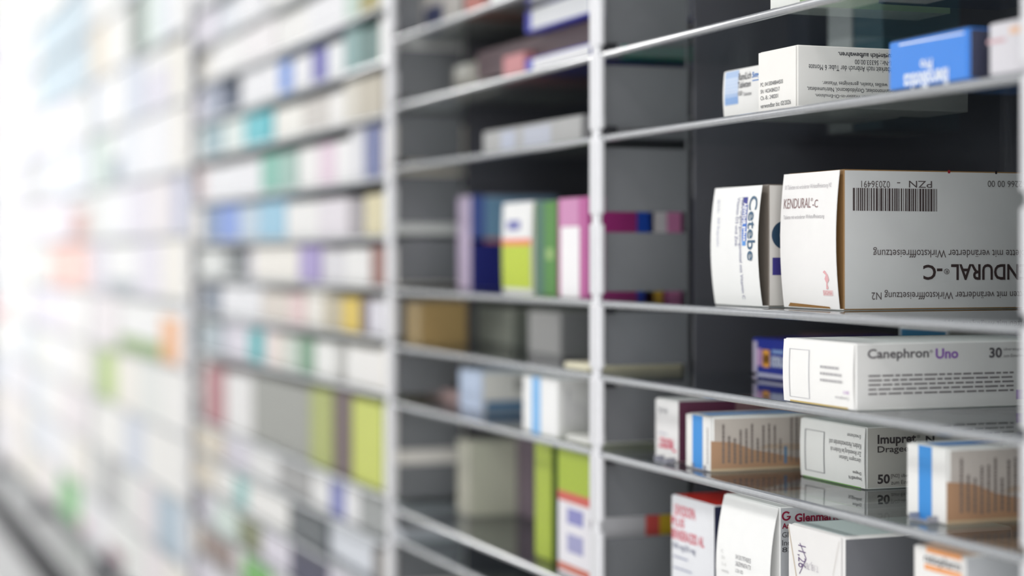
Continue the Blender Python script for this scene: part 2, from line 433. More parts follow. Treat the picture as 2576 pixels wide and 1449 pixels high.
class Carton:
    """a folding carton standing on a shelf: body, end flap towards the aisle, printing"""

    def __init__(s, name, xl, xr, ytop, h, Y, depth, label, front=(240, 240, 240), side=None, top=None, cat='medicine carton', group=None, bulge=0.0, flap=True, gloss=False, tuck=None, bevel=.0007, hgt=None, lift=0.0, edge=None, recess=0.0):
        A, B = atY(xl, 600, Y), atY(xr, 600, Y)
        s.w = B.x - A.x; s.d = depth
        z0 = EYE + h + T / 2 + .0003 + lift
        s.h = hgt if hgt else atY(xr, ytop, Y).z - z0
        s.O = Vector(((A.x + B.x) / 2, Y + depth / 2, z0)); s.b = bulge
        side = side or front; top = top or front  # white cartons get darker sides: shade put into the card colour
        P = lambda c: paper(c, gloss)
        w, d, hh = s.w, s.d, s.h
        f = (.0009 + recess) if flap else 0
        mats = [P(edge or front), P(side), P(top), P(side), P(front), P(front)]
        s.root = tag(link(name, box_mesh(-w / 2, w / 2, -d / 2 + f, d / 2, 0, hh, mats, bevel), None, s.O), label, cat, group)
        if flap:
            bm = bmesh.new(); n = 12; t = .0005
            rows = []
            for k in range(n + 1):
                v = k / n; z = .0004 + v * (hh - .0010)
                y = -d / 2 - s.bul(v)
                rows.append([bm.verts.new(p) for p in ((-w / 2 + .0002, y, z), (w / 2 - .0002, y, z), (w / 2 - .0002, y + t, z), (-w / 2 + .0002, y + t, z))])
            for a, b_ in zip(rows, rows[1:]):
                for i in range(4): bm.faces.new((a[i], a[(i + 1) % 4], b_[(i + 1) % 4], b_[i]))
            bm.faces.new(rows[0][::-1]); bm.faces.new(rows[-1])
            if recess:      # the flap is hinged along the bottom and tucked in along its far side
                bm_box(bm, -w / 2 + .0004, w / 2 - .0004, -d / 2 + .0004, -d / 2 + f + .004, .0001, .0006)
                bm_box(bm, -w / 2 + .0003, -w / 2 + .0008, -d / 2 + .0003, -d / 2 + f + .002, .0008, hh - .002)
            link('end_flap', finish(bm, P(front)), s.root)
        if tuck:
            # the open lower slit where the flap is tucked in
            a, b_ = tuck[0], tuck[1]
            bm = bmesh.new()
            pts = [bm.verts.new(s.pt('front', u, v, .0004)) for u, v in ((a, .012), (b_, .008), (b_ - .02, .020), (a + .04, .038))]
            bm.faces.new(pts)
            link('tuck_slit', finish(bm, mat('raw_card_%d' % sum(tuck[2]), tuck[2], .8)), s.root)

    def bul(s, v): return s.b * (1 - (2 * v - 1) ** 2)

    def pt(s, face, u, v, off):
        if face == 'front': return (-s.w / 2 + u * s.w, -s.d / 2 - s.bul(v) - off, v * s.h)
        if face == 'right': return (s.w / 2 + off, -s.d / 2 + u * s.d, v * s.h)
        return (-s.w / 2 + u * s.w, -s.d / 2 + v * s.d, s.h + off)

    def uv(s, face, px, py):
        if face == 'front':
            p = atY(px, py, s.O.y - s.d / 2) - s.O
            for _ in range(3): p = atY(px, py, s.O.y - s.d / 2 - s.bul(min(1, max(0, p.z / s.h)))) - s.O
            return (p.x + s.w / 2) / s.w, p.z / s.h
        if face == 'right':
            p = atX(px, py, s.O.x + s.w / 2) - s.O; return (p.y + s.d / 2) / s.d, p.z / s.h
        p = atZ(px, py, s.O.z + s.h) - s.O; return (p.x + s.w / 2) / s.w, (p.y + s.d / 2) / s.d

    def print(s, face, items, px=True):
        """items: (kind, colour, x0, y0, x1, y1, ...) in picture rows/columns on that face, or in 0..1 of the face"""
        by = {}
        for it in items: by.setdefault((PART_NAMES[it[0]], it[1]), []).append(it)
        for (nm, colour), its in by.items():
            V, Fc = [], []

            def quad(u0, v0, u1, v1, off, n=1):
                for k in range(n):
                    a, b = v0 + (v1 - v0) * k / n, v0 + (v1 - v0) * (k + 1) / n
                    i = len(V)
                    V.extend(s.pt(face, u, v, off) for u, v in ((u0, a), (u1, a), (u1, b), (u0, b))); Fc.append((i, i + 1, i + 2, i + 3))
            for it in its:
                k, x0, y0, x1, y1 = it[0], *it[2:6]
                if px:
                    xm, ym = (x0 + x1) / 2, (y0 + y1) / 2
                    u0, u1 = s.uv(face, x0, ym)[0], s.uv(face, x1, ym)[0]
                    v1, v0 = s.uv(face, xm, y0)[1], s.uv(face, xm, y1)[1]
                    if face == 'top': v0, v1 = s.uv(face, xm, y1)[1], s.uv(face, xm, y0)[1]
                else: u0, u1, v0, v1 = x0, x1, y0, y1
                if k == 'r': quad(u0, v0, u1, v1, .00015, 10 if s.b else 1)
                elif k == 'o':
                    e = .012
                    quad(u0, v0, u0 + e, v1, .0002, 8); quad(u1 - e, v0, u1, v1, .0002, 8); quad(u0, v0, u1, v0 + e * .7, .0002); quad(u0, v1 - e * .7, u1, v1, .0002)
                elif k == 'b':
                    rnd = random.Random(int(x0)); x = 0.0
                    while x < 1:
                        bw = rnd.choice((.008, .012, .016, .024)); quad(u0 + (u1 - u0) * x, v0, u0 + (u1 - u0) * min(1, x + bw), v1, .0002); x += bw + rnd.choice((.007, .01, .014))
                elif k == 'l':      # rows (or columns) of unreadably small print
                    rows, vert = it[6], it[7]
                    rnd = random.Random(int(x0 * 7 + y0))
                    for q in range(rows):
                        e = rnd.uniform(.55, 1.0) if len(it) < 9 else it[8]; x = rnd.uniform(0, .05) if vert else 0.0
                        while x < e:
                            wl = rnd.uniform(.03, .09); gp = .012
                            a, b = x, min(e, x + wl); x = b + gp
                            c0, c1 = (q + .28) / rows, (q + .66) / rows
                            if vert: quad(u0 + (u1 - u0) * c0, v0 + (v1 - v0) * a, u0 + (u1 - u0) * c1, v0 + (v1 - v0) * b, .00034)
                            else: quad(u0 + (u1 - u0) * a, v1 + (v0 - v1) * c1, u0 + (u1 - u0) * b, v1 + (v0 - v1) * c0, .00034)
                elif k in 'pq':      # outline given as points in the rectangle
                    i = len(V); pts = it[6]
                    V.extend(s.pt(face, u0 + (u1 - u0) * a, v0 + (v1 - v0) * b, .0003 if k == 'p' else .00012) for a, b in pts); Fc.append(tuple(range(i, i + len(pts))))
                else:
                    rot = it[7]; bold = it[8] if len(it) > 8 else 0.0
                    gv, gf = text_geo(it[6], bold); i = len(V)
                    for x, y in gv:
                        if rot == 180: x, y = 1 - x, 1 - y
                        elif rot == -90: x, y = y, 1 - x
                        elif rot == 90: x, y = 1 - y, x
                        V.append(s.pt(face, u0 + (u1 - u0) * x, v0 + (v1 - v0) * y, .00028))
                    Fc.extend(tuple(i + q for q in f) for f in gf)
            me = bpy.data.meshes.new(nm); me.from_pydata(V, [], Fc); me.materials.append(paper(colour)); me.update()
            link(nm, me, s.root)
        return s


SH = {'T': s2h(-110), 'T1': s2h(-82), 'A': s2h(142), 'B': s2h(350), 'C': s2h(764), 'D': s2h(950), 'E': s2h(1143), 'F': s2h(1500), 'G': s2h(1600)}
WHITE = (244, 243, 241)
INK = (70, 70, 76)
NAME = 'medicine_carton'

# ------------------------------------------------------------------ nearest bay
# top row
c = Carton(NAME, 1938, 2012, -95, SH['A'], .012, .100, 'white and pale green carton upside down on the topmost glass shelf of the nearest bay', (238, 240, 236), (226, 232, 222), (210, 222, 205))
c.print('right', [('r', (176, 200, 160), .0, .0, 1.0, .34), ('t', INK, .03, .36, .97, .50, 'Arzneimittel für Kinder unzugänglich aufbewahren', 180, .01)], px=False)
c.print('front', [('t', (150, 150, 150), .2, .3, .8, .4, '16580', 0)], px=False)
Carton(NAME, 2210, 2330, -60, SH['A'], .050, .080, 'dark navy carton behind the upside-down carton on the topmost shelf', (60, 70, 100), (44, 52, 78))

# second row
c = Carton(NAME, 1822, 1935, 157, SH['B'], .020, .09, 'small white carton with a blue stripe, half hidden by the cream tube carton', WHITE, (222, 222, 220), bulge=.001)
c.print('front', [('r', (176, 200, 236), 1824, 180, 1857, 264), ('r', (205, 220, 244), 1824, 196, 1857, 236), ('r', (140, 176, 228), 1824, 245, 1857, 262),
                  ('t', (80, 80, 86), 1859, 182, 1890, 200, 'RamiLich', 0, .01), ('t', (40, 120, 200), 1893, 180, 1912, 198, '5mg', 0, .02), ('r', (60, 130, 205), 1893, 200, 1912, 202.5),
                  ('t', (80, 80, 86), 1857, 204, 1889, 220, 'Tabletten', 0, .01), ('t', (80, 80, 86), 1857, 229, 1868, 241, '100', 0), ('t', (80, 80, 86), 1870, 231, 1891, 240, 'Tabletten', 0),
                  ('b', (110, 110, 114), 1853, 289, 1880, 300)])
c = Carton(NAME, 1908, 2002, 112, SH['B'], .008, .115, 'cream tube carton with upside-down fine print on its side, beside the glossy blue carton', (246, 244, 240), (226, 225, 222), (236, 234, 230))
c.print('front', [('t', INK, 1914, 204, 1970, 214, 'PC: 04150048844503', 0), ('t', INK, 1914, 222, 1962, 232, 'SN: 14C043842217', 0), ('t', INK, 1914, 239, 1958, 249, 'Ch.-B.: 240201', 0), ('t', INK, 1914, 256, 1990, 267, 'verwendbar bis: 02/2026', 0)])
c.print('right', [('t', INK, 2108, 130, 2260, 146, 'unzugänglich aufbewahren.', 180, .02), ('t', INK, 2150, 152, 2256, 164, 'Zul.-Nr.: 56333.00.00', 180), ('t', INK, 2034, 166, 2256, 180, 'Haltbarkeit nach Anbruch der Tube: 6 Monate', 180),
                  ('t', INK, 2068, 204, 2232, 217, 'weißes Vaselin, gereinigtes Wasser.', 180), ('t', INK, 2030, 219, 2262, 233, 'Sorbitanmonooleat, Octyldodecanol, Natriumedetat,', 180), ('t', INK, 2050, 237, 2262, 250, 'Hexylcarbat in einer Wasser-in-Öl-Emulsion.', 180)])
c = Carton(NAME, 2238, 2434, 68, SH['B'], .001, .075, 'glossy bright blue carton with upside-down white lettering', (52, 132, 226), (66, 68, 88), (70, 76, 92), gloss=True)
c.print('front', [('t', (236, 242, 250), 2275, 178, 2386, 222, 'IberoBiotics', 180, .03), ('t', (236, 242, 250), 2316, 148, 2346, 176, 'Pro', 180, .03), ('r', (240, 244, 250), 2262, 96, 2425, 100)])
c.print('top', [('r', (205, 208, 212), .02, .0, .98, .06), ('r', (26, 28, 36), .06, .07, .94, .16)], px=False)
c = Carton(NAME, 2490, 2610, 36, SH['B'], .003, .10, 'whitish carton with a faint red line, blurred at the nearest upright', (214, 212, 218), (190, 188, 194))
c.print('front', [('r', (226, 190, 166), 2540, 64, 2576, 84), ('r', (206, 170, 176), 2484, 98, 2530, 108)])
for (xl, xr, yt, fc, words) in ((2082, 2140, 92, (196, 200, 200), 'small whitish carton deep on the shelf behind the cream tube carton'), (2146, 2220, 96, (70, 100, 112), 'small teal carton behind the cream tube carton'), (1955, 2030, 98, (66, 70, 80), 'dark grey carton behind the white tube carton')):
    Carton(NAME, xl, xr, yt, SH['B'], .15, .06, words, fc, flap=False)

# third row: the two big ones
DKB = (66, 100, 130)
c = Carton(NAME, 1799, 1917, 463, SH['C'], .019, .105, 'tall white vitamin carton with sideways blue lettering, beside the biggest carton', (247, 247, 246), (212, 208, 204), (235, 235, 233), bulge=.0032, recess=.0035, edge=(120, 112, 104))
c.print('front', [('t', DKB, 1881, 493, 1901, 655, 'Cetebe', -90, .012), ('t', (90, 110, 130), 1885, 650, 1893, 657, '®', -90),
                  ('r', (58, 62, 150), 1870, 496, 1881, 516), ('r', (56, 84, 176), 1868, 516, 1880, 560), ('r', (60, 118, 208), 1867, 560, 1878, 606), ('r', (92, 156, 230), 1867, 606, 1876, 618),
                  ('t', (250, 250, 252), 1869, 510, 1879, 565, 'ABWEHR', -90, .03), ('t', (250, 250, 252), 1868, 570, 1878, 607, 'plus', -90, .03),
                  ('t', (110, 112, 150), 1858, 497, 1867, 752, 'Nahrungsergänzungsmittel mit Vitamin C', -90), ('t', (110, 112, 150), 1851, 497, 1858, 620, 'Vitamin D3 und Zink', -90),
                  ('t', (176, 178, 200), 1803, 548, 1810, 620, '60 Kapseln', -90), ('t', (190, 192, 206), 1805, 502, 1812, 538, 'gsk', -90)])
circ = [(.5 + .5 * math.cos(a), .5 + .5 * math.sin(a)) for a in [i * math.pi / 16 for i in range(33)]]
arc = [(.5 + .5 * math.cos(math.radians(a)), .5 + .5 * math.sin(math.radians(a))) for a in range(90, 271, 10)] + [(.5 + .2 * math.cos(math.radians(a)), .5 + .3 * math.sin(math.radians(a))) for a in range(270, 89, -10)]
c.print('right', [('q', (40, 66, 90), 1941, 555, 2010, 628, arc), ('r', (62, 56, 130), 1943, 648, 2010, 692)])
c.print('top', [('r', (40, 44, 52), .08, .02, .86, .10)], px=False)
RB = (150, 124, 124)
c = Carton(NAME, 1972, 2112, 425, SH['C'], .027, .165, 'biggest white carton with a barcode and upside-down lettering on its shade-greyed side', (247, 245, 244), (206, 207, 207), (240, 239, 238), bulge=.0026, recess=.0018, edge=(150, 116, 76), tuck=(.10, .86, (150, 110, 60)))
c.print('front', [('t', (190, 186, 190), 1976, 463, 2092, 477, '50 Tabletten mit veränderter Wirkstofffreisetzung N2', 0), ('t', RB, 1973, 499, 2040, 524, 'KENDURAL', 0), ('t', RB, 2040, 498, 2046, 506, '®', 0), ('t', RB, 2045, 502, 2058, 522, '-C', 0),
                  ('t', (178, 174, 178), 1972, 540, 2074, 553, 'Tablette mit veränderter Wirkstofffreisetzung', 0), ('r', (240, 214, 214), 2071, 730, 2096, 744), ('t', (232, 176, 178), 2073, 732, 2094, 742, 'SIGMA', 0)])
c.print('front', [('p', (236, 180, 184), 2070, 680, 2088, 728, [(.45, 0), (.75, .05), (.6, .3), (.9, .5), (.75, .75), (.35, 1), (.1, .9), (.5, .75), (.3, .55), (.5, .35)])])
DK = (64, 52, 52)
c.print('right', [('b', (70, 60, 60), 2145, 474, 2357, 531), ('t', (86, 78, 78), 2166, 455, 2238, 472, '02036491', 180), ('t', (86, 78, 78), 2256, 455, 2344, 472, 'PZN  -', 180), ('t', (96, 92, 92), 2484, 455, 2590, 471, '252266 00 00', 180),
                  ('t', (90, 82, 82), 2196, 622, 2600, 648, 'Tablette mit veränderter Wirkstofffreisetzung', 180), ('t', DK, 2392, 664, 2610, 704, 'KENDURAL', 180, .02), ('t', DK, 2374, 676, 2388, 690, '®', 180), ('t', DK, 2322, 666, 2370, 704, '-C', 180, .02),
                  ('t', (90, 82, 82), 2192, 728, 2640, 752, '50 Tabletten mit veränderter Wirkstofffreisetzung N2', 180)])
c.print('right', [('r', (150, 40, 50), 2384, 428, 2390, 436), ('r', (40, 30, 34), 2503, 430, 2508, 438)])

# fourth row
c = Carton(NAME, 1894, 1990, 857, SH['D'], .085, .10, 'small deep blue carton with an orange pill, mirrored in the glass shelf it stands on', (34, 52, 160), (40, 44, 110), (60, 50, 140), bevel=.0005)
c.print('front', [('r', (206, 196, 220), 1895, 858, 1905, 950), ('r', (206, 160, 206), 1905, 876, 1916, 920), ('r', (250, 176, 70), 1919, 880, 1936, 924), ('r', (252, 226, 160), 1923, 892, 1932, 914), ('r', (206, 206, 230), 1895, 941, 1985, 950),
                  ('r', (150, 180, 230), 1942, 881, 1972, 890), ('t', (214, 222, 244), 1940, 898, 1996, 938, 'Neurexan', 180, .03)])
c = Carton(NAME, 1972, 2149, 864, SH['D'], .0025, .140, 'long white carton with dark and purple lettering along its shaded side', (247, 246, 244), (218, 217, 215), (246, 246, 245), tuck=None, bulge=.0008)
c.print('front', [('o', (196, 196, 200), 1985, 878, 2036, 1000), ('l', (186, 184, 186), 2064, 918, 2136, 968, 3, False), ('t', (196, 160, 210), 2122, 984, 2136, 992, 'BIO', 180), ('t', (160, 158, 162), 2102, 996, 2136, 1006, 'Canephron', 180)])
c.print('right', [('t', (92, 88, 92), 2182, 877, 2336, 908, 'Canephron', 0, .02), ('t', (92, 88, 92), 2338, 880, 2346, 888, '®', 0), ('t', (140, 96, 176), 2353, 876, 2410, 902, 'Uno', 0, .03),                   ('t', (110, 106, 108), 2524, 874, 2580, 883, 'überzogene', 0), ('t', (110, 106, 108), 2524, 890, 2580, 898, 'zum Einnehmen', 0), ('l', (120, 116, 118), 2184, 936, 2560, 992, 5, False, .97), ('r', (140, 100, 180), 2556, 980, 2580, 1004)])
c.print('right', [('t', (92, 88, 92), 2488, 874, 2520, 900, '30', 0, .03)])
c.print('front', [('r', (206, 180, 110), .10, .012, .92, .035)], px=False)
c = Carton(NAME, 2262, 2385, 824, SH['D'], .150, .05, 'pale carton with a teal blue label, hidden behind the long white carton', (222, 226, 228), (200, 196, 190), (206, 208, 210))
c.print('front', [('r', (52, 120, 160), .04, .72, .96, .93)], px=False)
Carton(NAME, 2005, 2100, 845, SH['D'], .16, .05, 'brownish box standing in for a reflection, deep behind the blue pill carton', (120, 92, 96), (104, 84, 78), flap=False)  # added box, stands in for a brownish reflection

# fifth row
RED = (222, 70, 104)
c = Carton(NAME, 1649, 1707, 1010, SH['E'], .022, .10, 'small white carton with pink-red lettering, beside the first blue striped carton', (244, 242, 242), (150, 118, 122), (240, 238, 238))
c.print('front', [('t', (150, 150, 156), 1655, 1026, 1680, 1042, 'Ass AL', 180), ('t', RED, 1658, 1102, 1694, 1128, 'PROTECT', 180, .03), ('r', (226, 90, 120), 1693, 1132, 1701, 1138), ('l', (196, 194, 210), 1655, 1086, 1682, 1094, 1, False, .9)])
c.print('right', [('r', (96, 50, 74), .0, .0, .42, 1.0)], px=False)
c.print('top', [('q', (220, 70, 110), .2, .5, .9, .8, [(0, .3), (.5, 0), (1, .4), (.6, 1)])], px=False)
SB = (62, 148, 224)


def stripe_side(c, first):
    P = []
    c.print('right', [('q', (184, 146, 116), 0, 0, 1, 1, [(0, 0), (1, 0), (1, .20), (.85, .15), (.65, .14), (.45, .20), (.33, .30), (.22, .38), (.12, .52), (0, .56)]),
                      ('q', (192, 172, 152), 0, 0, 1, 1, [(.25, .40), (.45, .34), (.7, .36), (1, .42), (1, .52), (.7, .47), (.45, .46), (.3, .47)])], px=False)
    c.print('right', [('r', (200, 180, 150), 0, 0, 1, .05), ('l', (126, 116, 112), .05, .12, .38, .92, 11, True), ('l', (130, 120, 116), .41, .1, .66, .97, 9, True), ('l', (130, 120, 116), .68, .1, .99, .97, 11, True), ('r', (92, 134, 170), .385, .1, .40, .42)], px=False)


c = Carton(NAME, 1726, 1788, 1049, SH['E'], .015, .135, 'white carton with a bright blue stripe, between the red lettered and framed cartons', WHITE, (200, 190, 182), (246, 246, 246), bevel=.0014)
c.print('front', [('r', SB, .27, .0, .68, .985), ('l', (176, 170, 168), .84, .10, .93, .94, 1, True)], px=False)
c.print('top', [('r', SB, .27, .03, .68, .62)], px=False)
stripe_side(c, True)
c = Carton(NAME, 2015, 2177, 1075, SH['E'], .059, .160, 'white carton with a framed blank box on its end, above the silver topped carton', (244, 243, 241), (206, 202, 196), (236, 236, 234), bulge=.0008)
c.print('front', [('o', (120, 120, 124), 2025, 1082, 2074, 1186), ('t', (128, 126, 128), 2132, 1092, 2166, 1102, 'Erwachsenen', 180), ('t', (118, 116, 118), 2087, 1108, 2167, 1124, 'Kindern, Heranwachsenden und', 180), ('t', (118, 116, 118), 2090, 1126, 2167, 1142, 'Zur Anwendung bei Kindern ab', 180), ('t', (118, 116, 118), 2112, 1146, 2166, 1160, 'überzogene Tabletten', 180),
                  ('t', (110, 108, 110), 2146, 1184, 2167, 1194, 'Dragees', 180, .01), ('t', (110, 108, 110), 2136, 1196, 2168, 1208, 'Imupret® N', 180, .01)])
c.print('right', [('t', (78, 72, 74), 2207, 1092, 2304, 1122, 'Imupret', 0, .03), ('t', (78, 72, 74), 2306, 1094, 2314, 1102, '®', 0), ('t', (78, 72, 74), 2328, 1096, 2350, 1114, 'N', 0, .03), ('t', (86, 80, 80), 2207, 1121, 2296, 1142, 'Dragees', 0, .015),
                  ('t', (78, 72, 74), 2207, 1193, 2238, 1217, '50', 0, .03), ('t', (100, 94, 94), 2241, 1191, 2320, 1202, '[N2] überzogene', 0), ('t', (100, 94, 94), 2241, 1207, 2320, 1217, 'zum Einnehmen', 0)])
c.print('front', [('r', (110, 170, 70), .04, .004, .94, .02)], px=False)
c = Carton(NAME, 2282, 2381, 1128, SH['E'], .021, .135, 'nearer white carton with a bright blue stripe, in front of the framed white carton', WHITE, (200, 192, 186), (240, 242, 246), bevel=.0014)
c.print('front', [('r', SB, .30, .0, .64, .985)], px=False)
c.print('top', [('r', (90, 150, 220), .28, .03, .66, .7)], px=False)
stripe_side(c, False)
# clear plastic tabs lying on the shelf in front of the small cartons
TAB = GLASS
for (px_, py_, words) in ((1672, 1163, 'red lettered white carton'), (1768, 1182, 'first blue striped carton'), (2325, 1312, 'nearer blue striped carton')):
    p = atZ(px_, py_, EYE + SH['E'] + T / 2)
    bm = bmesh.new()
    bm_box(bm, -.009, .009, -.0035, .0035, .0003, .0013)
    for k in (-.009, .0078): bm_box(bm, k, k + .0012, -.0035, .0035, .0013, .0038)
    tag(link('plastic_tab', finish(bm, mat('grey_clear_plastic', (150, 152, 164), .12, 0, .02, 30, 0, .8)), None, p), 'small grey plastic tab lying in front of the ' + words, 'plastic tab', 'plastic tabs on the shelf')

# bottom row
GR = (150, 148, 150)
c = Carton(NAME, 1690, 1797, 1272, SH['F'], .020, .10, 'white carton with a red top and pink-red lettering in the bottom row', (240, 241, 246), (176, 174, 176), (228, 44, 30), gloss=True)
PK = (226, 120, 134)
c.print('front', [('t', PK, 1697, 1274, 1750, 1302, 'LEVODOPA', 0, .02), ('t', PK, 1690, 1302, 1722, 1325, 'PLUS', 0, .02), ('t', PK, 1691, 1340, 1772, 1366, 'BENSERAZID AL', 0, .02), ('t', (120, 124, 150), 1694, 1372, 1750, 1390, '100 mg/25 mg', 0, .01),
                  ('l', (170, 174, 196), 1694, 1398, 1732, 1410, 1, False, .98), ('l', (170, 174, 196), 1695, 1428, 1742, 1440, 1, False, .98)])
c.print('right', [('r', (44, 48, 78), .0, .0, .10, .99)], px=False)
c = Carton(NAME, 1822, 1958, 1276, SH['F'], .012, .105, 'white carton with a curved blank end flap and dark red logo on its shade-greyed side', (248, 248, 247), (196, 198, 202), (235, 235, 235), bulge=.0058)
c.print('front', [('t', (150, 150, 152), 1851, 1400, 1890, 1412, '04150179740835', 0), ('t', (150, 150, 152), 1851, 1417, 1890, 1429, 'L86ZRMNKFA1TX', 0), ('t', (150, 150, 152), 1851, 1433, 1870, 1442, 'LCB110D', 0),
                  ('t', (206, 206, 204), 1815, 1382, 1820, 1390, 'PC', 0), ('t', (206, 206, 204), 1816, 1398, 1824, 1406, 'SN', 0), ('t', (206, 206, 204), 1816, 1415, 1828, 1423, 'Ch.-B.', 0), ('t', (190, 190, 190), 1816, 1432, 1834, 1440, 'verw.bis', 0)])
MR = (140, 30, 60)
logo = [(.5 + .5 * math.cos(math.radians(a)), .5 + .5 * math.sin(math.radians(a))) for a in range(40, 361, 10)] + [(.55, .5), (.55, .38), (.8, .38)] + [(.5 + .3 * math.cos(math.radians(a)), .5 + .32 * math.sin(math.radians(a))) for a in range(330, 39, -10)]
c.print('right', [('p', MR, 1966, 1286, 1989, 1310, logo), ('t', MR, 1999, 1289, 2110, 1310, 'Glenmark', 0, .03), ('t', MR, 1967, 1314, 2050, 1328, 'Arzneimittel', 0, .03), ('t', (80, 80, 84), 1967, 1337, 2040, 1350, 'Glenmark', 0), ('t', (80, 80, 84), 1967, 1356, 2060, 1370, 'Industriestr.', 0), ('t', (80, 80, 84), 1967, 1375, 2040, 1387, '82194', 0),
                  ('r', (150, 124, 100), .0, .0, .05, .99)])
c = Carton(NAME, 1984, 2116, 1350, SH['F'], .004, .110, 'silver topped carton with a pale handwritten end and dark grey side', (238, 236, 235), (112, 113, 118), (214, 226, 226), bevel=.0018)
INKV = (110, 90, 130)
c.print('front', [('t', INKV, 2006, 1372, 2028, 1428, '11,26', -90, -.005), ('t', (200, 196, 202), 2026, 1414, 2060, 1436, 'T:18J.781', 180)])


def pen(c, pts, colour, wdt=.0003):
    bm = bmesh.new()
    for (a, b) in zip(pts, pts[1:]):
        p, q = Vector(c.pt('front', *c.uv('front', *a), .0003)), Vector(c.pt('front', *c.uv('front', *b), .0003))
        n = (q - p).cross(Vector((0, 1, 0))).normalized() * wdt
        bm.faces.new([bm.verts.new(x) for x in (p - n, q - n, q + n, p + n)])
    link('pen_lines', finish(bm, paper(colour)), c.root)


pen(c, [(2013, 1366), (2029, 1406), (2012, 1443)], INKV)
pen(c, [(1984, 1322), (2004, 1449)], (206, 190, 170), .0004)
pen(c, [(2112, 1362), (2096, 1449)], (222, 218, 214), .0003)
c = Carton(NAME, 2300, 2424, 1400, SH['F'], .006, .10, 'white carton with two orange bars around black lettering, at the bottom edge', (240, 238, 236), (196, 198, 202), (226, 190, 166))
OR = (240, 164, 104)
c.print('front', [('r', OR, 2331, 1386, 2420, 1400), ('t', (84, 84, 88), 2326, 1402, 2418, 1432, 'ratiopharm', 0, .01), ('r', OR, 2326, 1430, 2420, 1444)])

# ------------------------------------------------------------------ second bay
G1 = None


def B1(xl, xr, yt, sh, Y, d, label, front, side=None, top=None, **k):
    return Carton(NAME, xl, xr, yt, SH[sh], Y, d, label, front, side, top, **k)


c = B1(1044, 1160, -60, 'T1', .03, .10, 'grey carton with a dark navy patch on the top shelf of the second bay', (176, 172, 168), (160, 158, 156))
c.print('front', [('r', (36, 44, 80), .22, .0, .62, .62)], px=False)
B1(1170, 1214, -40, 'T1', .02, .10, 'red-brown carton beside the grey one on the top shelf, second bay', (176, 96, 84), (150, 84, 78))
B1(1235, 1330, -80, 'T1', .02, .10, 'plain whitish carton beside the red-brown carton, second bay', (206, 204, 204))
c = B1(1140, 1262, 134, 'A', .055, .10, 'grey carton with a painted white cap highlight beside the dusty pink carton', (176, 172, 164), (150, 148, 144))  # grey base also carries the dimness inside the bay
c.print('front', [('r', (226, 224, 218), .06, .68, .34, .98)], px=False)  # pale patch paints a highlight near the carton's top
B1(1266, 1318, 128, 'A', .030, .09, 'dusty pink carton between the grey and indigo bordered cartons', (206, 136, 140), (170, 110, 116))
IND = (66, 70, 190)
ca = B1(1322, 1484, 106, 'A', .014, .10, 'white panelled indigo carton lowest of the stack next to the sharpest upright', (66, 70, 190), (206, 206, 214), IND)
ca.print('front', [('r', (236, 236, 240), .12, .08, 1.0, .88)], px=False)
ca.print('right', [('r', (70, 214, 176), .25, .0, 1.0, .99)], px=False)
cb = B1(1200, 1484, 48, 'A', .040, .09, 'dark maroon filler carton in the middle of the stack beside the sharpest upright', (84, 60, 66), (70, 54, 58), (84, 64, 70), lift=ca.h + .0006)  # carton made up to fill the dark band between the indigo pair
cc = B1(1322, 1484, -40, 'A', .030, .09, 'white panelled indigo carton topmost of the stack under the glass shelf', (66, 70, 190), (206, 206, 214), IND, lift=ca.h + cb.h + .0012, hgt=min(.040, SH['T1'] - SH['A'] - T - ca.h - cb.h - .003))
cc.print('front', [('r', (236, 236, 240), .10, .10, 1.0, 1.0)], px=False)
# flat cartons seen through the slots of the divider
B1(1420, 1482, 918, 'D', .006, .074, 'thin pale yellow carton lying flat against the sharpest upright', (240, 234, 206), (244, 238, 206))
B1(1216, 1462, 288, 'B', .018, .12, 'wide pale grey carton with bluish columns, second bay', (176, 176, 176), (160, 160, 162), (180, 180, 180)).print('front', [('r', (186, 192, 210), .20, .08, .36, .86), ('r', (188, 192, 206), .44, .08, .72, .86)], px=False)  # base greyed to carry the shade this carton stands in
B1(1464, 1482, 296, 'B', .03, .05, 'narrow navy carton squeezed beside the wide pale grey carton', (56, 72, 96), (226, 228, 228))
c = B1(1152, 1184, 492, 'C', .050, .085, 'lavender ended carton, steel blue over navy, in the second bay', (206, 190, 216), (120, 160, 192), (120, 130, 190))
c.print('right', [('r', (34, 40, 118), .0, .0, 1.0, .50), ('r', (190, 120, 100), .0, .50, 1.0, .545), ('r', (80, 100, 170), 0, .5, .16, 1)], px=False)
c = B1(1266, 1339, 506, 'C', .016, .08, 'white and lime carton with an orange line, left of the green one', (240, 240, 240), (160, 170, 60), (230, 230, 230), bulge=.001)
c.print('front', [('r', (190, 208, 40), .0, .06, 1.0, .535), ('r', (240, 120, 84), .0, .535, 1.0, .60), ('r', (96, 100, 176), .18, .70, .62, .80)], px=False)
c = B1(1348, 1400, 504, 'C', .016, .09, 'green carton standing between the lime and magenta cartons', (76, 136, 52), (50, 100, 50), (70, 130, 60))
c.print('front', [('r', (64, 110, 92), .0, .0, .42, 1.0), ('r', (150, 184, 110), .5, .38, .85, .5)], px=False)
c = B1(1404, 1478, 494, 'C', .012, .075, 'magenta carton with a white panel against the sharpest upright', (190, 90, 156), (160, 46, 120), (196, 130, 180))
c.print('front', [('r', (208, 140, 186), .08, .72, .72, .99), ('r', (250, 248, 250), .10, .0, .74, .71)], px=False)
c.print('right', [('r', (30, 80, 190), .52, .0, .70, 1.0), ('r', (240, 236, 240), .66, .2, .84, 1.0), ('r', (236, 150, 200), .84, .0, 1.0, 1.0), ('r', (240, 196, 70), .60, .0, .80, .2)], px=False)
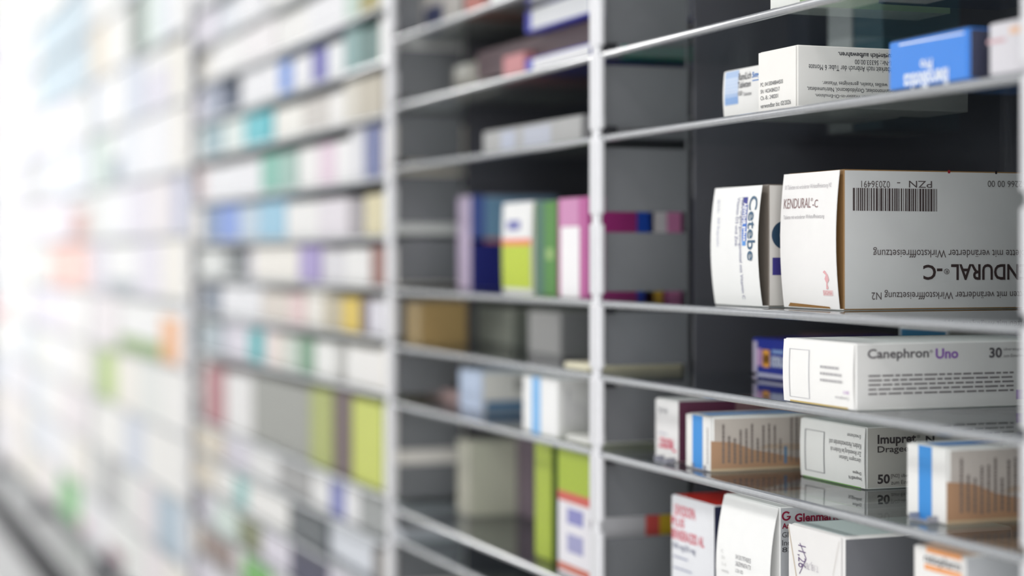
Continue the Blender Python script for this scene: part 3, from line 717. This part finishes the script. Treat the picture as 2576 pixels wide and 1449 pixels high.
B1(1020, 1058, 760, 'D', .010, .045, 'tan carton leaning at the third upright in the second bay', (150, 128, 84), (156, 130, 84))
B1(1160, 1290, 776, 'D', .085, .11, 'dim olive grey carton deep in the second bay', (150, 152, 142), (120, 122, 114))
B1(1330, 1410, 786, 'D', .060, .11, 'dim light grey carton beside the olive grey one', (170, 168, 168), (150, 150, 152))
c = B1(1156, 1210, 936, 'E', .034, .10, 'pale blue ended carton with a barcode and dark blue band, second bay', (200, 214, 240), (230, 228, 224), (210, 222, 240))
c.print('right', [('b', (120, 120, 118), .32, .52, .92, .82), ('r', (44, 104, 150), .04, .10, 1.0, .26), ('r', (140, 160, 180), .04, .0, 1.0, .10)], px=False)
c = B1(1316, 1402, 956, 'E', .006, .12, 'white carton with a pale blue stripe and teal dot, second bay', (246, 246, 246), (208, 208, 208), (240, 242, 246))
c.print('front', [('r', (130, 190, 242), .26, .0, .52, .99)], px=False)
c.print('right', [('q', (70, 176, 156), .42, .42, .80, .86, circ[:-1]), ('l', (176, 176, 180), .05, .1, .4, .9, 7, True)], px=False)
B1(1010, 1150, 988, 'E', .05, .10, 'flat dusty pink carton lying beside the barcode carton, second bay', (206, 176, 174), (180, 150, 150))
c = B1(1300, 1344, 1110, 'F', .09, .12, 'tall dark plum carton beside the lime carton, bottom of second bay', (120, 104, 116), (96, 86, 84))
c = B1(1346, 1386, 1106, 'F', .020, .10, 'tall plain lime green carton at the bottom of the second bay', (168, 186, 60), (70, 96, 60))
c = B1(1404, 1484, 1142, 'F', .006, .07, 'tall lime, red and white carton against the sharpest upright', (232, 230, 236), (210, 210, 214), (170, 190, 60))
c.print('front', [('r', (164, 184, 54), .0, .66, 1.0, .99), ('r', (206, 96, 84), .0, .585, 1.0, .66), ('r', (140, 140, 196), .3, .42, .8, .54), ('r', (160, 160, 200), .3, .2, .8, .34), ('r', (200, 110, 90), 0, .04, 1, .1)], px=False)
c.print('right', [('r', (232, 96, 90), .62, .0, .78, .9), ('r', (232, 196, 60), .78, .0, 1.0, .9)], px=False)
B1(1424, 1482, 1106, 'E', .008, .055, 'thin white carton lying flat beside the teal dotted carton', (236, 236, 232), (240, 240, 236))
c = B1(1150, 1182, 1112, 'F', .045, .125, 'tall olive grey carton at the bottom of the second bay', (186, 184, 170), (190, 190, 172))

# ------------------------------------------------------------------ far bays: small cartons row by row
FAR_MESH = {}


def far_mesh(w_, d_, h_, cf, cs):
    k = (round(w_, 3), round(d_, 3), round(h_, 3), cf, cs)
    if k not in FAR_MESH:
        FAR_MESH[k] = box_mesh(-w_ / 2, w_ / 2, -d_ / 2, d_ / 2, 0, h_, [paper(cf), paper(cs), paper(cf), paper(cs), paper(cs), paper(cf)], .0008, 1)
    return FAR_MESH[k]


WHITES = [((244, 243, 241), 'white'), ((240, 240, 244), 'cool white'), ((244, 240, 232), 'cream'), ((238, 230, 234), 'pinkish white'), ((226, 230, 240), 'pale blue'), ((232, 234, 232), 'greyish white'), ((228, 224, 236), 'pale lavender')]
PALE = [((210, 216, 232), 'light blue'), ((214, 230, 224), 'mint'), ((236, 214, 214), 'pale pink'), ((206, 206, 210), 'light grey'), ((228, 218, 200), 'beige')]
FAR = {}       # (bay, level index) -> list of (x_near, x_far, height, colour front, side, word)


def far_add(b, k, xa, xb, hh, cf, word, cs=None, Y=.008, d=.10, band=None):
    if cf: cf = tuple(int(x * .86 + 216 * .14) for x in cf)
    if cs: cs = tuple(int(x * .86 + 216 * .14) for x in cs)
    a, e = max(xa, xb), min(xa, xb)
    a, e = min(a, UPX[b] - .006), max(e, UPX[b + 1] + .006)
    for q in FAR.get((b, k), []):
        if q[1] < a and e < q[0]:
            if a > q[0]: e = q[0]
            elif e < q[1]: a = q[1]
            else: return
    if a - e < .008: return
    FAR.setdefault((b, k), []).append((a, e, hh, cf, cs or cf, word, Y, d, band))


def lv(b): return sorted([h for h in BAY_LEVELS[b] if Z_BOT < EYE + h < Z_TOP], reverse=True)


def patch(b, x0, x1, y0, y1, cf, word, cs=None, full=True, dark=False):
    """a carton known from the picture: columns x0..x1, top row y0; it stands on the first shelf under its middle"""
    Y = .008
    a, e = atY(x1, (y0 + y1) / 2, Y), atY(x0, (y0 + y1) / 2, Y)
    hs = lv(b); zmid = a.z - EYE
    below = [h for h in hs if h < zmid]
    if not below: return
    h = max(below); up = [q for q in hs if q > h]
    room = (min(up) - h if up else .06) - T - .003
    hh = min(room, max(.012, atY((x0 + x1) / 2, y0, Y).z - EYE - h - T / 2))
    extra = 0
    if b == 2: hh = max(hh, room * .84)
    elif room - hh > .02: extra = room - hh - .002
    else: hh = max(hh, room * .95)
    far_add(b, hs.index(h), a.x, e.x, None if dark else hh, cf, word, cs, band=extra)


for p in [  # third bay
    (2, 512, 556, 200, 250, (150, 158, 182), 'grey-blue'), (2, 556, 606, 175, 235, None, 'gap'), (2, 535, 610, 80, 165, (246, 244, 244), 'bright white'), (2, 612, 690, 60, 160, (244, 240, 242), 'pinkish white'),
    (2, 702, 731, 155, 205, (76, 132, 226), 'bright blue'), (2, 735, 782, 140, 190, (240, 240, 246), 'cool white'), (2, 786, 820, 125, 180, (70, 66, 170), 'indigo'), (2, 823, 863, 110, 170, (240, 242, 246), 'cool white'),
    (2, 866, 903, 60, 100, (120, 160, 160), 'pale teal'), (2, 905, 960, 70, 100, (70, 108, 104), 'dark teal'), (2, 905, 960, -30, 25, (150, 136, 60), 'olive gold'), (2, 866, 903, -30, 20, (190, 212, 200), 'mint'),
    (2, 905, 960, 190, 250, (190, 180, 162), 'tan'), (2, 866, 903, 190, 255, (214, 208, 196), 'beige'),
    (2, 615, 677, 286, 360, (70, 190, 204), 'turquoise'), (2, 560, 613, 300, 370, (226, 238, 234), 'mint white'), (2, 511, 556, 313, 370, (140, 172, 184), 'grey teal'),
    (2, 690, 760, 285, 350, (246, 243, 236), 'cream'), (2, 762, 826, 270, 340, (206, 200, 194), 'warm grey'), (2, 828, 880, 265, 330, (244, 242, 240), 'white'), (2, 882, 914, 310, 420, (226, 226, 232), 'cool white'),
    (2, 916, 961, 310, 425, (84, 94, 150), 'indigo grey'), (2, 657, 702, 390, 475, (110, 186, 166), 'sea green'), (2, 703, 742, 385, 470, (150, 190, 178), 'pale green'), (2, 750, 799, 380, 465, (246, 244, 243), 'white'),
    (2, 801, 843, 378, 460, (234, 208, 226), 'pale pink'), (2, 845, 912, 375, 455, (244, 243, 244), 'white'), (2, 520, 655, 430, 500, (240, 240, 244), 'long white'),
    (2, 515, 548, 515, 590, (110, 136, 176), 'slate blue'), (2, 550, 600, 515, 590, (112, 146, 226), 'blue'), (2, 602, 650, 515, 590, (190, 208, 226), 'pale blue'), (2, 652, 716, 505, 595, (140, 196, 226), 'sky blue'),
    (2, 720, 798, 510, 595, (242, 241, 240), 'white'), (2, 800, 872, 515, 600, (230, 224, 232), 'lavender white'), (2, 874, 914, 520, 590, None, 'gap'), (2, 917, 963, 500, 570, (220, 208, 164), 'beige yellow'),
    (2, 932, 968, 620, 700, (142, 92, 82), 'brown'), (2, 868, 928, 625, 700, (240, 239, 238), 'white'), (2, 812, 866, 630, 705, (222, 220, 226), 'light grey'), (2, 752, 800, 615, 700, (162, 144, 206), 'purple'),
    (2, 640, 750, 620, 690, (244, 240, 232), 'long cream'), (2, 557, 615, 628, 678, None, 'gap'), (2, 928, 964, 770, 850, (226, 224, 234), 'lavender white'), (2, 906, 927, 760, 840, (84, 64, 84), 'dark plum'),
    (2, 860, 905, 750, 845, (224, 190, 60), 'yellow'), (2, 812, 858, 750, 840, (188, 176, 148), 'khaki'), (2, 727, 760, 745, 820, (236, 206, 206), 'pale pink'), (2, 660, 725, 740, 815, (222, 212, 202), 'beige'), (2, 556, 655, 720, 795, (240, 240, 244), 'long white'),
    (2, 511, 553, 725, 765, (96, 110, 130), 'slate'), (2, 908, 963, 885, 970, (244, 242, 240), 'white'), (2, 872, 906, 890, 970, (246, 244, 242), 'bright white'), (2, 846, 870, 885, 960, None, 'gap'), (2, 792, 843, 890, 960, (242, 242, 240), 'white'),
    (2, 752, 790, 860, 930, (104, 150, 118), 'green'), (2, 715, 750, 870, 930, (206, 216, 206), 'mint'), (2, 673, 713, 860, 920, (240, 226, 218), 'cream'), (2, 626, 656, 835, 905, (44, 176, 180), 'turquoise'), (2, 503, 553, 840, 890, (176, 190, 198), 'grey teal'),
    (2, 886, 962, 1010, 1100, (200, 210, 84), 'lime'), (2, 838, 884, 985, 1120, (92, 72, 74), 'dark brown'), (2, 780, 834, 980, 1120, (166, 176, 92), 'olive green'), (2, 635, 778, 960, 1080, (150, 152, 146), 'long grey green'),
    (2, 515, 565, 947, 1010, (176, 110, 116), 'brick red'), (2, 567, 633, 945, 1050, (238, 236, 236), 'white'),
    (2, 905, 968, 1250, 1320, (150, 154, 154), 'mid grey'), (2, 868, 902, 1210, 1280, (240, 240, 242), 'white'), (2, 830, 866, 1210, 1275, (118, 124, 190), 'indigo blue'), (2, 783, 826, 1190, 1270, (240, 240, 240), 'white'), (2, 702, 778, 1165, 1230, (160, 160, 160), 'mid grey'),
    (2, 630, 698, 1130, 1210, (236, 236, 236), 'white'), (2, 590, 627, 1180, 1250, (140, 198, 196), 'pale teal'), (2, 727, 816, 1290, 1345, (84, 90, 94), 'charcoal'), (2, 600, 660, 1300, 1345, (120, 126, 90), 'dark olive'),
    (2, 730, 826, 1385, 1449, (50, 50, 76), 'shaded-gap navy'), (2, 610, 672, 1405, 1449, (104, 180, 84), 'leaf green'), (2, 505, 573, 1360, 1440, (150, 130, 124), 'taupe'), (2, 936, 966, 1380, 1430, (120, 116, 116), 'dark grey'),  # the navy carton stands in for shade in an open gap
    # fourth bay
    (3, 437, 487, 425, 500, (196, 198, 224), 'lavender'), (3, 363, 425, 180, 240, (224, 220, 234), 'pale lavender'), (3, 430, 480, 105, 230, (244, 240, 228), 'cream'), (3, 328, 371, -20, 50, (96, 112, 104), 'dark grey green'),
    (3, 278, 312, 395, 450, (140, 152, 164), 'slate grey'), (3, 270, 350, 705, 755, (170, 178, 188), 'grey blue'), (3, 405, 458, 800, 880, (246, 178, 122), 'orange'), (3, 300, 416, 855, 935, (128, 164, 84), 'long green', ), 
    (3, 250, 298, 860, 935, (176, 204, 110), 'lime green'), (3, 394, 462, 1250, 1400, (176, 196, 212), 'light blue'), (3, 270, 318, 1384, 1449, (140, 100, 112), 'plum'), (3, 263, 308, 1170, 1290, (176, 176, 178), 'grey'),
    # fifth bay and on
    (4, 180, 240, 527, 566, (206, 160, 150), 'dusty rose'), (4, 130, 240, 577, 662, (248, 196, 184), 'peach pink'), (4, 150, 200, 1175, 1250, (116, 186, 116), 'green'), (4, 100, 240, 62, 165, (176, 196, 208), 'large pale blue-grey'), (4, 100, 240, -50, 40, (176, 196, 208), 'large blue-grey'), (4, 188, 240, 1306, 1390, (230, 196, 210), 'pink'),
    (5, 0, 24, 760, 836, (248, 90, 90), 'red'),
]:
    b, x0, x1, y0, y1, cf, word = p[:7]
    patch(b, x0, x1, y0, y1, cf, word, full=True, dark=cf is None)
# green carton of the fourth bay turns dark on its end
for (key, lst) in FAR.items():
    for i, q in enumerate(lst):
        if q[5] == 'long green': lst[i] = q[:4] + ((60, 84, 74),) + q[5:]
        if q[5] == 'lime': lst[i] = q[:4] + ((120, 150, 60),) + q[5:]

RX = random.Random(3)
# filler cartons in the free stretches that the frame shows
for b in (2, 3, 4, 5):
    hs = lv(b)
    step = {2: (.13, .20), 3: (.14, .22), 4: (.18, .30), 5: (.26, .42)}[b]
    for k, h in enumerate(hs):
        taken = sorted([(q[0], q[1]) for q in FAR.get((b, k), [])], reverse=True)
        cur = UPX[b] - .006; end = UPX[b + 1] + .006
        spans = []
        for (a, e) in taken + [(end, end)]:
            if cur - a > .02: spans.append((cur, a))
            cur = min(cur, e)
        room = (hs[k - 1] - h if k else .08) - T - .003
        for (a, e) in spans:
            n = max(1, round((a - e) / RX.uniform(*step))); wd = (a - e) / n
            for i in range(n):
                xa, xb = a - i * wd - .001, a - (i + 1) * wd + .001
                # is it in the frame?
                pz = EYE + h + room / 2
                rel = Vector(((xa + xb) / 2, .01, pz)) - CAM
                z_ = rel.dot(FWD); yy = HORIZON - F_PX * rel.z / z_; xx = CX + F_PX * rel.dot(RGT) / z_
                if yy < -50 - 3600 * .05 or yy > 1449 + 110 or xx < -40: continue
                cf, word = RX.choice(WHITES) if RX.random() < .86 else RX.choice(PALE)
                far_add(b, k, xa, xb, room * (RX.uniform(.91, .985) if b == 2 else RX.uniform(.985, 1.0)), cf, word, Y=(.005 + RX.random() * .010) if b == 2 else .003 + RX.random() * .002)

NTH = ['first', 'second', 'third', 'fourth', 'fifth', 'sixth', 'seventh', 'eighth', 'ninth', 'tenth', 'eleventh', 'twelfth', 'thirteenth', 'fourteenth', 'fifteenth', 'sixteenth']
NFAR = 0
for (b, k) in sorted(FAR):
    h = lv(b)[k]; lst = sorted(FAR[(b, k)], key=lambda q: -q[0]); n = 0
    for (xa, xb, hh, cf, cs, word, Y, d, band) in lst:
        if hh is None: continue
        wd = xa - xb - .0012
        if wd < .008: continue
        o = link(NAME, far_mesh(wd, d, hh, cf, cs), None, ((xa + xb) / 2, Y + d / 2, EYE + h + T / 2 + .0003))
        tag(o, '%s carton, %s along the %s shelf down in the %s bay' % (word, NTH[n], 'first' if k == 0 else ORD[k], BAY_NAMES[b]), 'medicine carton', 'cartons on the shelves of the %s bay' % BAY_NAMES[b])
        n += 1; NFAR += 1
        if band:
            o = link(NAME, far_mesh(wd, d, band, (238, 238, 238), (236, 236, 238)), None, ((xa + xb) / 2, Y + d / 2, EYE + h + T / 2 + .0007 + hh))
            tag(o, 'white carton lying on the %s carton, %s shelf down in the %s bay' % (word, 'first' if k == 0 else ORD[k], BAY_NAMES[b]), 'medicine carton', 'cartons on the shelves of the %s bay' % BAY_NAMES[b]); NFAR += 1
print('far cartons', NFAR)
